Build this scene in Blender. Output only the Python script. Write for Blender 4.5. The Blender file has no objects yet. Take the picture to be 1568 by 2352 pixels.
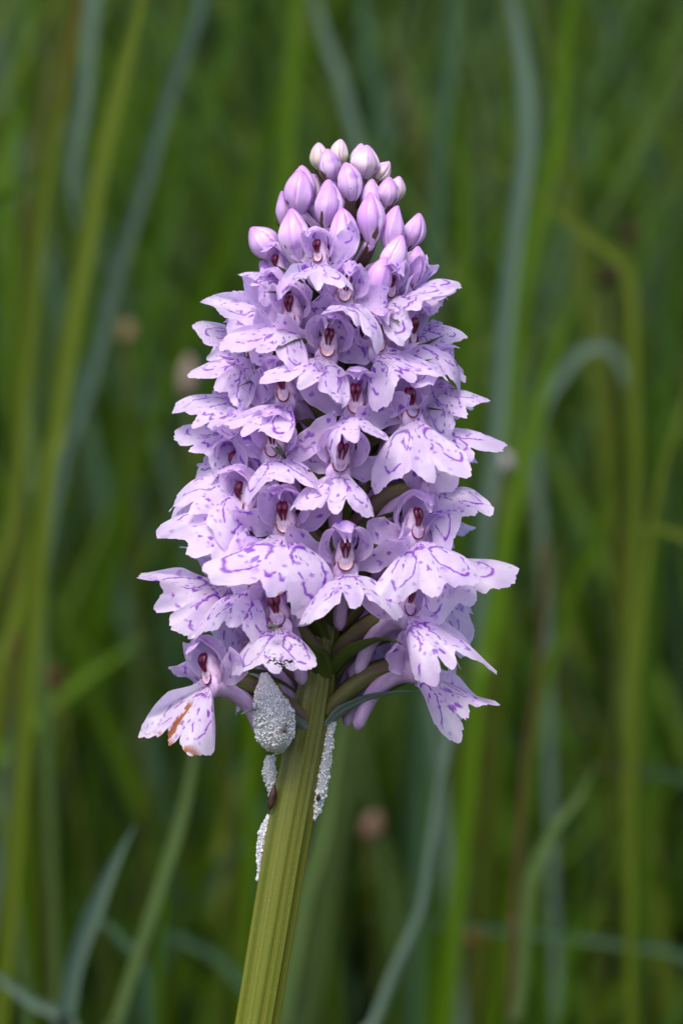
import bpy, math, random
import numpy as np
from mathutils import Vector

random.seed(7)
RNG = np.random.default_rng(11)
SC = bpy.context.scene
COL = SC.collection
R = math.radians

# ------------------------------------------------------------------ camera
PITCH = R(8.0)
DIST = 0.390                       # metres from the lens to the spike
S = 70.0 / 1568.0                  # millimetres per photo unit (photo taken as 1568 x 2352) at the spike
FOC = Vector((0.0, 0.0, 0.30))     # middle of the picture, 30 cm above the turf
VD = Vector((0, math.cos(PITCH), -math.sin(PITCH)))
VU = Vector((0, math.sin(PITCH), math.cos(PITCH)))
VR = Vector((1, 0, 0))
CAM = FOC - VD * DIST
cam_d = bpy.data.cameras.new('camera')
cam_d.sensor_fit = 'VERTICAL'
cam_d.sensor_height = 36.0
cam_d.sensor_width = 24.0
cam_d.lens = 36.0 * DIST * 1000 / (2352 * S)
cam_d.clip_start = 0.01
cam_d.clip_end = 500
cam_d.dof.use_dof = True
cam_d.dof.focus_distance = DIST - 0.006
cam_d.dof.aperture_fstop = cam_d.lens / 5.0
cam_d.dof.aperture_blades = 8
cam = bpy.data.objects.new('camera', cam_d)
COL.objects.link(cam)
cam.location = CAM
cam.rotation_euler = (R(90) - PITCH, 0, 0)
SC.camera = cam

# ------------------------------------------------------------------ sky, light, exposure
SUN_EL, SUN_AZ = R(60), R(200)     # azimuth measured from +Y clockwise
world = bpy.data.worlds.new('World')
SC.world = world
world.use_nodes = True
wn = world.node_tree
bg = wn.nodes['Background']
sky = wn.nodes.new('ShaderNodeTexSky')
sky.sky_type = 'NISHITA'
sky.sun_disc = False
sky.sun_elevation = SUN_EL
sky.sun_rotation = SUN_AZ
sky.air_density = 1.0
sky.dust_density = 3.0
sky.ozone_density = 1.0
wn.links.new(sky.outputs[0], bg.inputs[0])
bg.inputs[1].default_value = 0.11
sun_d = bpy.data.lights.new('sun', 'SUN')
sun_d.energy = 1.5
sun_d.angle = R(25)
sun_d.color = (1.0, 0.95, 0.88)
sun = bpy.data.objects.new('sun', sun_d)
COL.objects.link(sun)
sdir = Vector((math.sin(SUN_AZ) * math.cos(SUN_EL), math.cos(SUN_AZ) * math.cos(SUN_EL), math.sin(SUN_EL)))
sun.rotation_euler = sdir.to_track_quat('Z', 'Y').to_euler()
sun.location = (0, -1, 3)
SC.view_settings.view_transform = 'Standard'
SC.view_settings.look = 'None'
SC.view_settings.exposure = 1.17
SC.view_settings.gamma = 1.0
SC.view_settings.use_curve_mapping = False
SC.render.engine = 'CYCLES'
SC.cycles.use_denoising = True
SC.cycles.max_bounces = 10
SC.cycles.transmission_bounces = 8
SC.cycles.transparent_max_bounces = 12

# ------------------------------------------------------------------ coordinates
def V(*a):
    return np.array(a, float)

def nrm(v):
    v = np.asarray(v, float)
    return v / (np.linalg.norm(v) + 1e-12)

def at(px, py, dep=0.0):
    """photo point + distance behind the spike (mm) -> plant coordinates (mm): x right, y away, z up"""
    k = (DIST * 1000 + dep) / (DIST * 1000)
    return V((px - 784) * S * k, dep, (1176 - py) * S * k)

MAT = np.array([[VR.x, VD.x, VU.x], [VR.y, VD.y, VU.y], [VR.z, VD.z, VU.z]])
FW = np.array(FOC)

def world_pts(P):
    return FW + 0.001 * (np.asarray(P, float) @ MAT.T)

def plant_pt(w):
    return ((np.asarray(w, float) - FW) @ MAT) * 1000

# ------------------------------------------------------------------ object helpers
WORLD_LOC = {}

def tag(o, label=None, cat=None, group=None, kind=None):
    if label: o['label'] = label
    if cat: o['category'] = cat
    if group: o['group'] = group
    if kind: o['kind'] = kind
    return o

def empty(name, loc):
    o = bpy.data.objects.new(name, None)
    o.empty_display_size = 0.02
    COL.objects.link(o)
    o.location = loc
    WORLD_LOC[o] = np.array(loc, float)
    return o

def obj(name, verts, faces, mat, parent=None, uv=None, rim=None, col=None, smooth=True, in_world=False, origin=None):
    W = np.asarray(verts, float) if in_world else world_pts(verts)
    org = W.mean(axis=0) if origin is None else np.asarray(origin, float)
    me = bpy.data.meshes.new(name)
    me.from_pydata((W - org).tolist(), [], faces)
    if smooth:
        me.polygons.foreach_set('use_smooth', [True] * len(me.polygons))
    li = np.zeros(len(me.loops), dtype=np.int32)
    me.loops.foreach_get('vertex_index', li)
    if uv is not None:
        layer = me.uv_layers.new(name='UVMap')
        layer.data.foreach_set('uv', np.asarray(uv, float)[li].ravel())
    if rim is not None:
        a = me.attributes.new('rim', 'FLOAT', 'POINT')
        a.data.foreach_set('value', np.asarray(rim, float))
    if col is not None:
        a = me.attributes.new('tint', 'FLOAT_COLOR', 'POINT')
        c = np.ones((len(verts), 4)); c[:, :3] = col
        a.data.foreach_set('color', c.ravel())
    me.materials.append(mat)
    me.update()
    o = bpy.data.objects.new(name, me)
    COL.objects.link(o)
    WORLD_LOC[o] = org
    if parent is not None:
        o.parent = parent
        o.location = org - WORLD_LOC[parent]
    else:
        o.location = org
    return o

def curve_pts(ctrl, n):
    """Catmull-Rom through the control points"""
    C = np.asarray(ctrl, float)
    C = np.vstack([2 * C[0] - C[1], C, 2 * C[-1] - C[-2]])
    m = len(C) - 3
    out = []
    for t in np.linspace(0, m - 1e-6, n):
        i = int(t); u = t - i
        p0, p1, p2, p3 = C[i:i + 4]
        out.append(0.5 * ((2 * p1) + (-p0 + p2) * u + (2 * p0 - 5 * p1 + 4 * p2 - p3) * u * u + (-p0 + 3 * p1 - 3 * p2 + p3) * u ** 3))
    return np.array(out)

def grid_faces(nu, nv, wrap=False):
    f = []
    for i in range(nu - 1):
        for j in range(nv if wrap else nv - 1):
            k = (j + 1) % nv
            f.append((i * nv + j, i * nv + k, (i + 1) * nv + k, (i + 1) * nv + j))
    return f

def tube(path, radii, seg=10, ref=(0.13, 0.2, 0.97), shape=None, cap=True):
    P = np.asarray(path, float); n = len(P)
    T = np.gradient(P, axis=0)
    T = T / (np.linalg.norm(T, axis=1)[:, None] + 1e-12)
    a = np.asarray(ref, float)
    if abs(np.dot(a, nrm(P[-1] - P[0]))) > 0.9: a = V(1, 0.1, 0)
    verts = []
    for i in range(n):
        u = nrm(a - T[i] * np.dot(a, T[i])); a = u
        v = np.cross(T[i], u)
        for j in range(seg):
            th = 2 * math.pi * j / seg
            r = radii[i] * (shape(th, i / (n - 1)) if shape else 1)
            verts.append(P[i] + r * (math.cos(th) * u + math.sin(th) * v))
    f = grid_faces(n, seg, True)
    if cap:
        verts.append(P[0]); verts.append(P[-1])
        b = len(verts) - 2
        for j in range(seg):
            k = (j + 1) % seg
            f.append((b, k, j)); f.append((b + 1, (n - 1) * seg + j, (n - 1) * seg + k))
    uv = [(j / seg, i / (n - 1)) for i in range(n) for j in range(seg)]
    if cap: uv += [(0.5, 0), (0.5, 1)]
    return np.array(verts), f, np.array(uv)

def sheet(mid, lat_ref, hw, nu=12, nv=9, cup=0.3, ruffle=0.06, side=None, rng=RNG):
    """a petal or leaf: midrib through mid, half widths hw along it, edges lifted by cup"""
    P = curve_pts(mid, nu)
    T = np.gradient(P, axis=0); T /= np.linalg.norm(T, axis=1)[:, None] + 1e-12
    h = np.interp(np.linspace(0, 1, nu), np.linspace(0, 1, len(hw)), hw)
    ph = rng.uniform(0, 6.3, 4); fr = rng.uniform(5, 10, 2)
    verts, uv, rim = [], [], []
    for i in range(nu):
        L = np.asarray(lat_ref[i] if isinstance(lat_ref, list) else lat_ref, float)
        L = nrm(L - T[i] * np.dot(L, T[i])); N = np.cross(T[i], L)
        for j in range(nv):
            s = -1 + 2 * j / (nv - 1); t = i / (nu - 1)
            w = h[i]
            ang = s * cup
            # bend the cross section on an arc
            if abs(cup) > 1e-3:
                x = w * math.sin(ang) / cup; z = w * (1 - math.cos(ang)) / cup
            else:
                x, z = w * s, 0
            z += ruffle * w * abs(s) ** 2 * math.sin(fr[int(s > 0)] * t * 2.2 + ph[int(s > 0)])
            x *= 1 + 0.05 * math.sin(9 * t + ph[2] * s)
            verts.append(P[i] + L * x + N * z)
            uv.append((s * 0.5 + 0.5, t)); rim.append(max(abs(s), (t - 0.6) / 0.4 if t > 0.6 else 0))
    return np.array(verts), grid_faces(nu, nv), np.array(uv), np.array(rim)

# ------------------------------------------------------------------ node helpers
class NT:
    def __init__(self, name):
        self.m = bpy.data.materials.new(name); self.m.use_nodes = True
        self.t = self.m.node_tree; self.t.nodes.clear()
        self.out = self.t.nodes.new('ShaderNodeOutputMaterial')
    def node(self, typ, **kw):
        n = self.t.nodes.new(typ)
        for k, v in kw.items(): setattr(n, k, v)
        return n
    def put(self, sock, v):
        if isinstance(v, bpy.types.NodeSocket): self.t.links.new(v, sock)
        else: sock.default_value = v
    def math(self, op, a, b=0.0, c=None, clamp=False):
        n = self.node('ShaderNodeMath', operation=op, use_clamp=clamp)
        self.put(n.inputs[0], a); self.put(n.inputs[1], b)
        if c is not None: self.put(n.inputs[2], c)
        return n.outputs[0]
    def ramp(self, v, a, b):      # smoothstep from a to b
        n = self.node('ShaderNodeMapRange', interpolation_type='SMOOTHSTEP')
        self.put(n.inputs[0], v); self.put(n.inputs[1], a); self.put(n.inputs[2], b)
        return n.outputs[0]
    def mix(self, f, a, b):
        n = self.node('ShaderNodeMix', data_type='RGBA')
        self.put(n.inputs[0], f); self.put(n.inputs[6], a); self.put(n.inputs[7], b)
        return n.outputs[2]
    def noise(self, vec, scale, detail=2.0, rough=0.5, w=None):
        n = self.node('ShaderNodeTexNoise', noise_dimensions='4D' if w is not None else '3D')
        if vec is not None: self.put(n.inputs['Vector'], vec)
        n.inputs['Scale'].default_value = scale; n.inputs['Detail'].default_value = detail
        n.inputs['Roughness'].default_value = rough
        if w is not None: self.put(n.inputs['W'], w)
        return n.outputs[0]
    def xyz(self, x, y, z=0.0):
        n = self.node('ShaderNodeCombineXYZ')
        self.put(n.inputs[0], x); self.put(n.inputs[1], y); self.put(n.inputs[2], z)
        return n.outputs[0]
    def sep(self, v):
        n = self.node('ShaderNodeSeparateXYZ'); self.put(n.inputs[0], v)
        return n.outputs
    def uv(self):
        return self.node('ShaderNodeTexCoord').outputs['UV']
    def objco(self):
        return self.node('ShaderNodeTexCoord').outputs['Object']
    def rand(self):
        return self.node('ShaderNodeObjectInfo').outputs['Random']
    def attr(self, name, out='Fac'):
        return self.node('ShaderNodeAttribute', attribute_name=name).outputs[out]
    def bump(self, h, strength, dist):
        n = self.node('ShaderNodeBump')
        n.inputs['Strength'].default_value = strength; n.inputs['Distance'].default_value = dist
        self.put(n.inputs['Height'], h)
        return n.outputs[0]
    def finish(self, color, rough=0.5, trans=0.0, spec=0.3, normal=None, trans_col=None, sheen=0.0, coat=0.0):
        p = self.node('ShaderNodeBsdfPrincipled')
        self.put(p.inputs['Base Color'], color); self.put(p.inputs['Roughness'], rough)
        p.inputs['Specular IOR Level'].default_value = spec
        if sheen: p.inputs['Sheen Weight'].default_value = sheen
        if coat: p.inputs['Coat Weight'].default_value = coat
        if normal is not None: self.put(p.inputs['Normal'], normal)
        sh = p.outputs[0]
        if trans > 0:
            t = self.node('ShaderNodeBsdfTranslucent')
            self.put(t.inputs[0], trans_col if trans_col is not None else color)
            if normal is not None: self.put(t.inputs['Normal'], normal)
            m = self.node('ShaderNodeMixShader'); m.inputs[0].default_value = trans
            self.t.links.new(sh, m.inputs[1]); self.t.links.new(t.outputs[0], m.inputs[2])
            sh = m.outputs[0]
        self.t.links.new(sh, self.out.inputs[0])
        return self.m

def C(r, g, b):
    """sRGB 0-255 to linear"""
    f = lambda c: ((c / 255 + 0.055) / 1.055) ** 2.4 if c / 255 > 0.04045 else c / 255 / 12.92
    return (f(r), f(g), f(b), 1)

PALE = C(229, 203, 244)
PALE2 = C(222, 190, 240)
WHITE = C(243, 230, 249)
PURPLE = C(148, 60, 204)
PINK = C(222, 180, 232)

def lip_material(name, brown=0.0, hole=False):
    n = NT(name)
    uv = n.sep(n.uv()); x, y = uv[0], uv[1]
    rnd = n.rand(); w = n.math('MULTIPLY', rnd, 60.0)
    base = n.xyz(x, y)
    wob = n.noise(base, 7.0, 2.0, 0.5, w)
    wob2 = n.noise(base, 7.0, 2.0, 0.5, n.math('ADD', w, 17.3))
    ax = n.math('ADD', n.math('ABSOLUTE', x), n.math('MULTIPLY_ADD', wob, 0.11, -0.055))
    yy = n.math('ADD', y, n.math('MULTIPLY_ADD', wob2, 0.11, -0.055))
    mbase = n.xyz(n.math('ADD', n.math('ABSOLUTE', x), n.math('MULTIPLY', x, 0.12)), y)
    gate = n.noise(mbase, 6.0, 1.0, 0.5, n.math('ADD', w, 5.1))
    gate2 = n.noise(mbase, 9.0, 1.0, 0.5, n.math('ADD', w, 9.7))
    def ring(cx, cy, ang, ra, rb, t):
        c, s = math.cos(ang), math.sin(ang)
        dx = n.math('SUBTRACT', ax, cx); dy = n.math('SUBTRACT', yy, cy)
        u = n.math('ADD', n.math('MULTIPLY', dx, c / ra), n.math('MULTIPLY', dy, -s / ra))
        v = n.math('ADD', n.math('MULTIPLY', dx, s / rb), n.math('MULTIPLY', dy, c / rb))
        d = n.math('SQRT', n.math('ADD', n.math('MULTIPLY', u, u), n.math('MULTIPLY', v, v)))
        e = n.math('ABSOLUTE', n.math('SUBTRACT', d, 1.0))
        return n.ramp(e, t * 1.15, t * 0.15)
    r1 = n.math('MULTIPLY', ring(0.27, 0.46, R(28), 0.12, 0.32, 0.125), n.ramp(gate, 0.43, 0.51))
    r2 = n.math('MULTIPLY', ring(0.05, 0.42, R(4), 0.075, 0.28, 0.24), n.ramp(gate2, 0.50, 0.58))
    # short dashes running out from the throat
    th = n.math('ARCTAN2', x, n.math('ADD', y, 0.08)); rho = n.math('SQRT', n.math('ADD', n.math('MULTIPLY', x, x), n.math('MULTIPLY', y, y)))
    dash = n.noise(n.xyz(n.math('MULTIPLY', th, 9.0), n.math('MULTIPLY', rho, 5.5), 0), 1.0, 1.0, 0.5, n.math('ADD', w, 31.0))
    dashm = n.math('MULTIPLY', n.ramp(dash, 0.60, 0.67), n.ramp(rho, 0.78, 0.45))
    # round spots
    vo = n.node('ShaderNodeTexVoronoi', voronoi_dimensions='3D', feature='F1')
    n.put(vo.inputs['Vector'], n.xyz(n.math('ADD', x, n.math('MULTIPLY', wob, 0.08)), n.math('ADD', y, n.math('MULTIPLY', wob2, 0.05)), w))
    vo.inputs['Scale'].default_value = 8.5
    rr = n.sep(vo.outputs['Color'])[0]
    sp = n.math('MULTIPLY', n.ramp(vo.outputs['Distance'], 0.33, 0.14), n.ramp(rr, 0.42, 0.50))
    sp = n.math('MULTIPLY', sp, n.ramp(rho, 0.20, 0.45))
    # fine dots in the throat
    vt = n.node('ShaderNodeTexVoronoi', feature='F1')
    n.put(vt.inputs['Vector'], n.xyz(x, y, w)); vt.inputs['Scale'].default_value = 24
    tt = n.math('MULTIPLY', n.ramp(vt.outputs['Distance'], 0.42, 0.25), n.ramp(rho, 0.26, 0.16))
    tt = n.math('MULTIPLY', tt, n.ramp(n.sep(vt.outputs['Color'])[1], 0.3, 0.4))
    rim = n.attr('rim')
    keep = n.ramp(rim, 0.985, 0.88)
    strong = n.math('MAXIMUM', n.math('MAXIMUM', r1, r2), n.math('MAXIMUM', dashm, tt))
    strong = n.math('MULTIPLY', strong, keep)
    fade = n.ramp(rho, 1.1, 0.35)
    weak = n.math('MULTIPLY', n.math('MULTIPLY', sp, keep), n.math('MULTIPLY_ADD', fade, 0.35, 0.5))
    soft = n.noise(base, 3.0, 3.0, 0.6, w)
    c0 = n.mix(n.ramp(soft, 0.25, 0.75), WHITE, PALE)
    c0 = n.mix(n.math('MULTIPLY', n.ramp(rho, 0.3, 0.05), 0.5), c0, C(226, 196, 226))
    c0 = n.mix(n.math('MULTIPLY', weak, 0.8), c0, C(156, 84, 214))
    c0 = n.mix(n.math('MULTIPLY', strong, n.math('MULTIPLY_ADD', soft, 0.9, 0.46), clamp=True), c0, PURPLE)
    bt = n.noise(base, 3.2, 1.0, 0.5, n.math('ADD', w, 44.0))
    c0 = n.mix(n.math('MULTIPLY', n.math('MULTIPLY', n.ramp(bt, 0.66, 0.72), n.ramp(rim, 0.93, 0.98)), 0.85), c0, C(186, 118, 74))
    if brown:
        bn = n.noise(base, 5.0, 4.0, 0.65, n.math('ADD', w, 3.0))
        st = n.math('ABSOLUTE', n.math('SUBTRACT', n.math('ADD', x, n.math('MULTIPLY_ADD', bn, 0.3, -0.15)), -0.08))
        bm = n.math('MULTIPLY', n.ramp(st, 0.07, 0.03), n.ramp(y, 0.25, 0.4))
        ed = n.math('MULTIPLY', n.ramp(y, 0.80, 0.95), n.ramp(bn, 0.50, 0.60))
        c0 = n.mix(n.math('MAXIMUM', bm, ed), c0, C(176, 104, 62))
    if hole:
        dx = n.math('MULTIPLY', n.math('ADD', x, -0.12), 4.0); dy = n.math('MULTIPLY', n.math('ADD', y, -0.72), 10.0)
        d = n.math('ADD', n.math('SQRT', n.math('ADD', n.math('MULTIPLY', dx, dx), n.math('MULTIPLY', dy, dy))), n.math('MULTIPLY_ADD', gate2, 1.4, -0.7))
        c0 = n.mix(n.math('MULTIPLY', n.ramp(d, 0.8, 0.55), n.ramp(n.noise(base, 26.0, 2.0), 0.42, 0.55)), c0, C(40, 28, 60))
    fine = n.noise(base, 60.0, 2.0, 0.6)
    big = n.noise(base, 5.0, 2.0, 0.5, w)
    h = n.math('ADD', n.math('MULTIPLY', fine, 0.35), big)
    return n.finish(c0, 0.42, 0.55, 0.35, n.bump(h, 0.5, 0.00035))

def petal_material(name, c_a, c_b, spots, edge):
    n = NT(name)
    uv = n.sep(n.uv()); x, y = uv[0], uv[1]
    w = n.math('MULTIPLY', n.rand(), 60.0)
    v = n.xyz(n.math('MULTIPLY', x, 1.0), n.math('MULTIPLY', y, 2.2))
    a = n.noise(v, 1.8, 2.0, 0.5, w)
    c0 = n.mix(n.ramp(a, 0.3, 0.7), c_a, c_b)
    b = n.noise(v, 3.2, 1.0, 0.4, n.math('ADD', w, 21.0))
    sp = n.math('MULTIPLY', n.ramp(b, 0.58, 0.68), n.ramp(y, 0.12, 0.3))
    c0 = n.mix(n.math('MULTIPLY', sp, spots), c0, C(140, 60, 208))
    c0 = n.mix(n.math('MULTIPLY', n.ramp(n.attr('rim'), 0.8, 1.0), edge), c0, WHITE)
    veins = n.noise(n.xyz(n.math('MULTIPLY', x, 22.0), n.math('MULTIPLY', y, 2.0)), 1.0, 2.0)
    fine = n.noise(v, 40.0, 2.0)
    return n.finish(c0, 0.42, 0.55, 0.35, n.bump(n.math('ADD', veins, n.math('MULTIPLY', fine, 0.4)), 0.4, 0.0002))

M = {}
M['lip'] = lip_material('lip_spotted')
M['lip_brown'] = lip_material('lip_withered', brown=1.0)
M['lip_hole'] = lip_material('lip_torn', hole=True)
M['sepal'] = petal_material('sepal_lilac', PALE, PALE2, 0.85, 0.6)
M['petal'] = petal_material('petal_lilac', C(234, 206, 242), C(216, 182, 236), 0.45, 0.7)

def bud_material():
    n = NT('bud_lilac')
    uv = n.sep(n.uv()); x, y = uv[0], uv[1]
    w = n.math('MULTIPLY', n.rand(), 60.0)
    o = n.objco()
    age = n.attr('rim')          # 0 open lilac bud, 1 young cream bud
    c = n.mix(n.ramp(n.noise(o, 420, 2, 0.5, w), 0.35, 0.65), C(222, 188, 234), C(204, 158, 224))
    c = n.mix(n.math('MULTIPLY', n.ramp(y, 0.55, 1.0), 0.75), c, C(180, 112, 206))
    c = n.mix(n.math('MULTIPLY', n.ramp(y, 0.4, 0.05), 0.55), c, C(214, 188, 206))
    young = n.mix(n.ramp(n.math('ADD', y, n.math('MULTIPLY_ADD', n.noise(o, 300, 2), 0.5, -0.25)), 0.45, 0.95), C(222, 214, 180), C(216, 164, 206))
    c = n.mix(age, c, young)
    q = n.math('FRACT', n.math('MULTIPLY', x, 3.0))
    seam = n.math('MAXIMUM', n.ramp(q, 0.90, 0.985), n.ramp(n.math('ABSOLUTE', n.math('SUBTRACT', q, 0.5)), 0.07, 0.0))
    c = n.mix(n.math('MULTIPLY', seam, 0.45), c, C(172, 112, 210))
    c = n.mix(n.math('MULTIPLY', n.ramp(q, 0.12, 0.02), 0.3), c, C(236, 216, 244))
    sp = n.ramp(n.noise(o, 520, 1, 0.4, n.math('ADD', w, 7.0)), 0.60, 0.70)
    c = n.mix(n.math('MULTIPLY', sp, 0.5), c, C(150, 84, 206))
    veins = n.noise(n.xyz(n.math('MULTIPLY', x, 40.0), n.math('MULTIPLY', y, 3.0)), 1.0, 2.0)
    return n.finish(c, 0.38, 0.12, 0.4, n.bump(veins, 0.35, 0.0002))
M['bud'] = bud_material()

def simple(name, c_a, c_b, scale, rough=0.5, trans=0.0, spec=0.3, bump=0.0, stretch=None, coat=0.0):
    n = NT(name)
    if stretch:
        uv = n.sep(n.uv()); v = n.xyz(n.math('MULTIPLY', uv[0], stretch[0]), n.math('MULTIPLY', uv[1], stretch[1]), n.math('MULTIPLY', n.rand(), 40.0))
    else:
        v = n.objco()
    a = n.noise(v, scale, 3.0, 0.55)
    c = n.mix(n.ramp(a, 0.3, 0.7), c_a, c_b)
    nm = n.bump(a, bump, 0.0003) if bump else None
    return n.finish(c, rough, trans, spec, nm, coat=coat)

M['column'] = simple('column_pale_pink', C(224, 196, 226), C(206, 172, 210), 900, 0.35, 0.1, 0.4)
M['pollinia'] = simple('pollinia_dark_magenta', C(112, 12, 62), C(74, 6, 40), 1500, 0.25, 0, 0.5)
M['stigma'] = simple('stigma_tan', C(218, 186, 204), C(200, 160, 172), 1200, 0.3, 0, 0.4)
M['crescent'] = simple('crescent_dark_red', C(120, 22, 48), C(92, 14, 34), 1500, 0.4)
M['spur'] = simple('spur_mauve', C(206, 178, 218), C(176, 140, 190), 1.0, 0.4, 0.12, 0.35, 0.15, (6, 3))
M['ovary'] = simple('ovary_olive_purple', C(98, 104, 44), C(92, 66, 74), 1.0, 0.45, 0.05, 0.35, 0.3, (8, 2))
M['bract'] = simple('bract_green', C(92, 112, 38), C(66, 74, 44), 1.0, 0.42, 0.2, 0.4, 0.3, (14, 1.2))
M['bract_purple'] = simple('bract_purple', C(116, 82, 74), C(84, 76, 56), 1.0, 0.42, 0.15, 0.4, 0.3, (12, 1.2))
M['bract_grey'] = simple('bract_blue_grey', C(128, 142, 146), C(88, 104, 96), 1.0, 0.4, 0.1, 0.4, 0.3, (12, 1.2))

def stem_material():
    n = NT('stem_green')
    uv = n.sep(n.uv()); x, y = uv[0], uv[1]
    st = n.noise(n.xyz(n.math('MULTIPLY', x, 26.0), n.math('MULTIPLY', y, 1.5)), 1.0, 2.0, 0.5)
    c = n.mix(n.ramp(st, 0.3, 0.7), C(74, 90, 4), C(112, 120, 6))
    fine = n.noise(n.xyz(n.math('MULTIPLY', x, 80.0), n.math('MULTIPLY', y, 2.5)), 1.0, 2.0, 0.6)
    c = n.mix(n.math('MULTIPLY', n.ramp(fine, 0.58, 0.68), 0.8), c, C(134, 138, 66))
    c = n.mix(n.math('MULTIPLY', n.ramp(fine, 0.36, 0.30), 0.6), c, C(56, 66, 10))
    # purple flush towards the flower head
    c = n.mix(n.math('MULTIPLY', n.ramp(n.math('ADD', y, n.math('MULTIPLY_ADD', st, 0.3, -0.15)), 0.62, 0.95), 0.55), c, C(92, 78, 52))
    speck = n.noise(n.objco(), 6500, 2.0)
    c = n.mix(n.math('MULTIPLY', n.ramp(speck, 0.62, 0.74), 0.22), c, C(190, 188, 130))
    h = n.math('ADD', fine, n.math('MULTIPLY', speck, 0.25))
    return n.finish(c, 0.42, 0.0, 0.4, n.bump(h, 0.45, 0.0003))
M['stem'] = stem_material()

def grass_material(name):
    n = NT(name)
    t = n.attr('tint', 'Color')
    uv = n.sep(n.uv())
    v = n.noise(n.xyz(n.math('MULTIPLY', uv[0], 9.0), n.math('MULTIPLY', uv[1], 6.0), n.math('MULTIPLY', n.rand(), 30.0)), 1.0, 2.0)
    hs = n.node('ShaderNodeHueSaturation')
    n.put(hs.inputs['Color'], t); n.put(hs.inputs['Value'], n.math('MULTIPLY_ADD', v, 0.64, 0.48)); hs.inputs['Saturation'].default_value = 1.05
    return n.finish(hs.outputs[0], 0.5, 0.36, 0.2)
M['grass'] = grass_material('grass_leaf')
M['grass_far'] = grass_material('grass_leaf_far')

# ------------------------------------------------------------------ the ground
def ground():
    n = NT('turf_soil')
    o = n.objco()
    a = n.noise(o, 9.0, 4.0); b = n.noise(o, 120.0, 3.0)
    c = n.mix(n.ramp(a, 0.35, 0.65), C(44, 58, 20), C(58, 66, 26))
    c = n.mix(n.ramp(b, 0.5, 0.7), c, C(48, 36, 24))
    m = n.finish(c, 0.85, 0, 0.2, n.bump(b, 0.8, 0.01))
    N = 60
    xs = np.sign(np.linspace(-1, 1, N)) * np.abs(np.linspace(-1, 1, N)) ** 3 * 150
    verts = [(x, y + 1.0, 0.012 * math.sin(3.1 * x) * math.cos(2.3 * y) if abs(x) < 8 and abs(y) < 8 else 0.0) for y in xs for x in xs]
    g = obj('ground', verts, grid_faces(N, N), m, in_world=True, origin=(0, 0, 0))
    tag(g, 'mossy dark turf under the meadow grass', 'ground', kind='structure')
ground()

def ground_z(x, y):
    return 0.012 * math.sin(3.1 * x) * math.cos(2.3 * (y - 1.0))

# ------------------------------------------------------------------ meadow grass
GC = {
    'green': (0.050, 0.115, 0.008), 'bright': (0.085, 0.165, 0.007), 'yellow': (0.115, 0.160, 0.016),
    'blue': (0.062, 0.125, 0.062), 'grey': (0.135, 0.200, 0.145), 'pale': (0.095, 0.150, 0.045),
    'olive': (0.085, 0.095, 0.016), 'brown': (0.105, 0.062, 0.028), 'orange': (0.190, 0.095, 0.018),
    'dark': (0.022, 0.055, 0.008),
}

def blade(name, pts, width, colr, dep, label, cat='grass plant', group=None, tip=True, tipcol=None, round_=False, droot=0.0):
    """pts: photo points from root side to tip, at dep mm behind the spike; the root is carried down to the ground"""
    P = [at(p[0], p[1], dep + (p[2] if len(p) > 2 else 0)) for p in pts]
    W = [world_pts(p) for p in P]
    a, b = W[0], W[1]
    if a[2] > 0.02:
        d = (a - b); d = d / (np.linalg.norm(d) + 1e-9)
        d = d * 0.5 + np.array([0, droot, -1.0]) * 0.5; d /= np.linalg.norm(d)
        d[2] = min(d[2], -0.35)
        k = a[2] / -d[2]
        W = [a + d * k * f for f in (1.02, 0.66, 0.33)] + W
    W = np.array(W); W[0, 2] = ground_z(W[0, 0], W[0, 1]) - 0.004
    n = 40
    Q = curve_pts(W, n)
    T = np.gradient(Q, axis=0); T /= np.linalg.norm(T, axis=1)[:, None]
    k = (DIST * 1000 + dep) / (DIST * 1000)
    hw = width * S * 0.00034 * k
    look = np.array([random.uniform(-0.6, 0.6), math.cos(PITCH), -math.sin(PITCH)])
    base = np.array(GC[colr]) if isinstance(colr, str) else np.array(colr)
    verts, cols, uv = [], [], []
    if round_:
        rad = [hw * (1.1 - 0.35 * i / (n - 1)) for i in range(n)]
        verts, f, uv = tube(Q, rad, 8)
        cols = np.tile(base, (len(verts), 1))
        e = empty('grass_plant', Q[0])
        obj('stalk', verts, f, M['grass'], e, uv=uv, col=cols, in_world=True)
        return tag(e, label, cat, group)
    for i in range(n):
        t = i / (n - 1)
        L = np.cross(T[i], look); L /= np.linalg.norm(L)
        N = np.cross(T[i], L)
        w = hw * (1.0 if not tip else min(1.0, (1 - t) * 4.0 + 0.03)) * (0.65 + 0.35 * min(1, t * 3))
        tw = 0.35 * math.sin(2.3 * t + hw * 9e3)
        L2 = L * math.cos(tw) + N * math.sin(tw); N2 = np.cross(T[i], L2)
        for s, z in ((-1, 0.35), (-0.5, 0.08), (0, -0.05), (0.5, 0.08), (1, 0.35)):
            verts.append(Q[i] + L2 * w * s + N2 * w * z)
            uv.append((s * 0.5 + 0.5, t))
            c = base
            if tipcol is not None:
                u = max(0, min(1, (t - 0.72) / 0.2)); c = base * (1 - u) + np.array(GC[tipcol]) * u
            cols.append(c)
    e = empty('grass_plant', Q[0])
    obj('blade', verts, grid_faces(n, 5), M['grass'], e, uv=uv, col=cols, in_world=True)
    return tag(e, label, cat, group)

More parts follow.
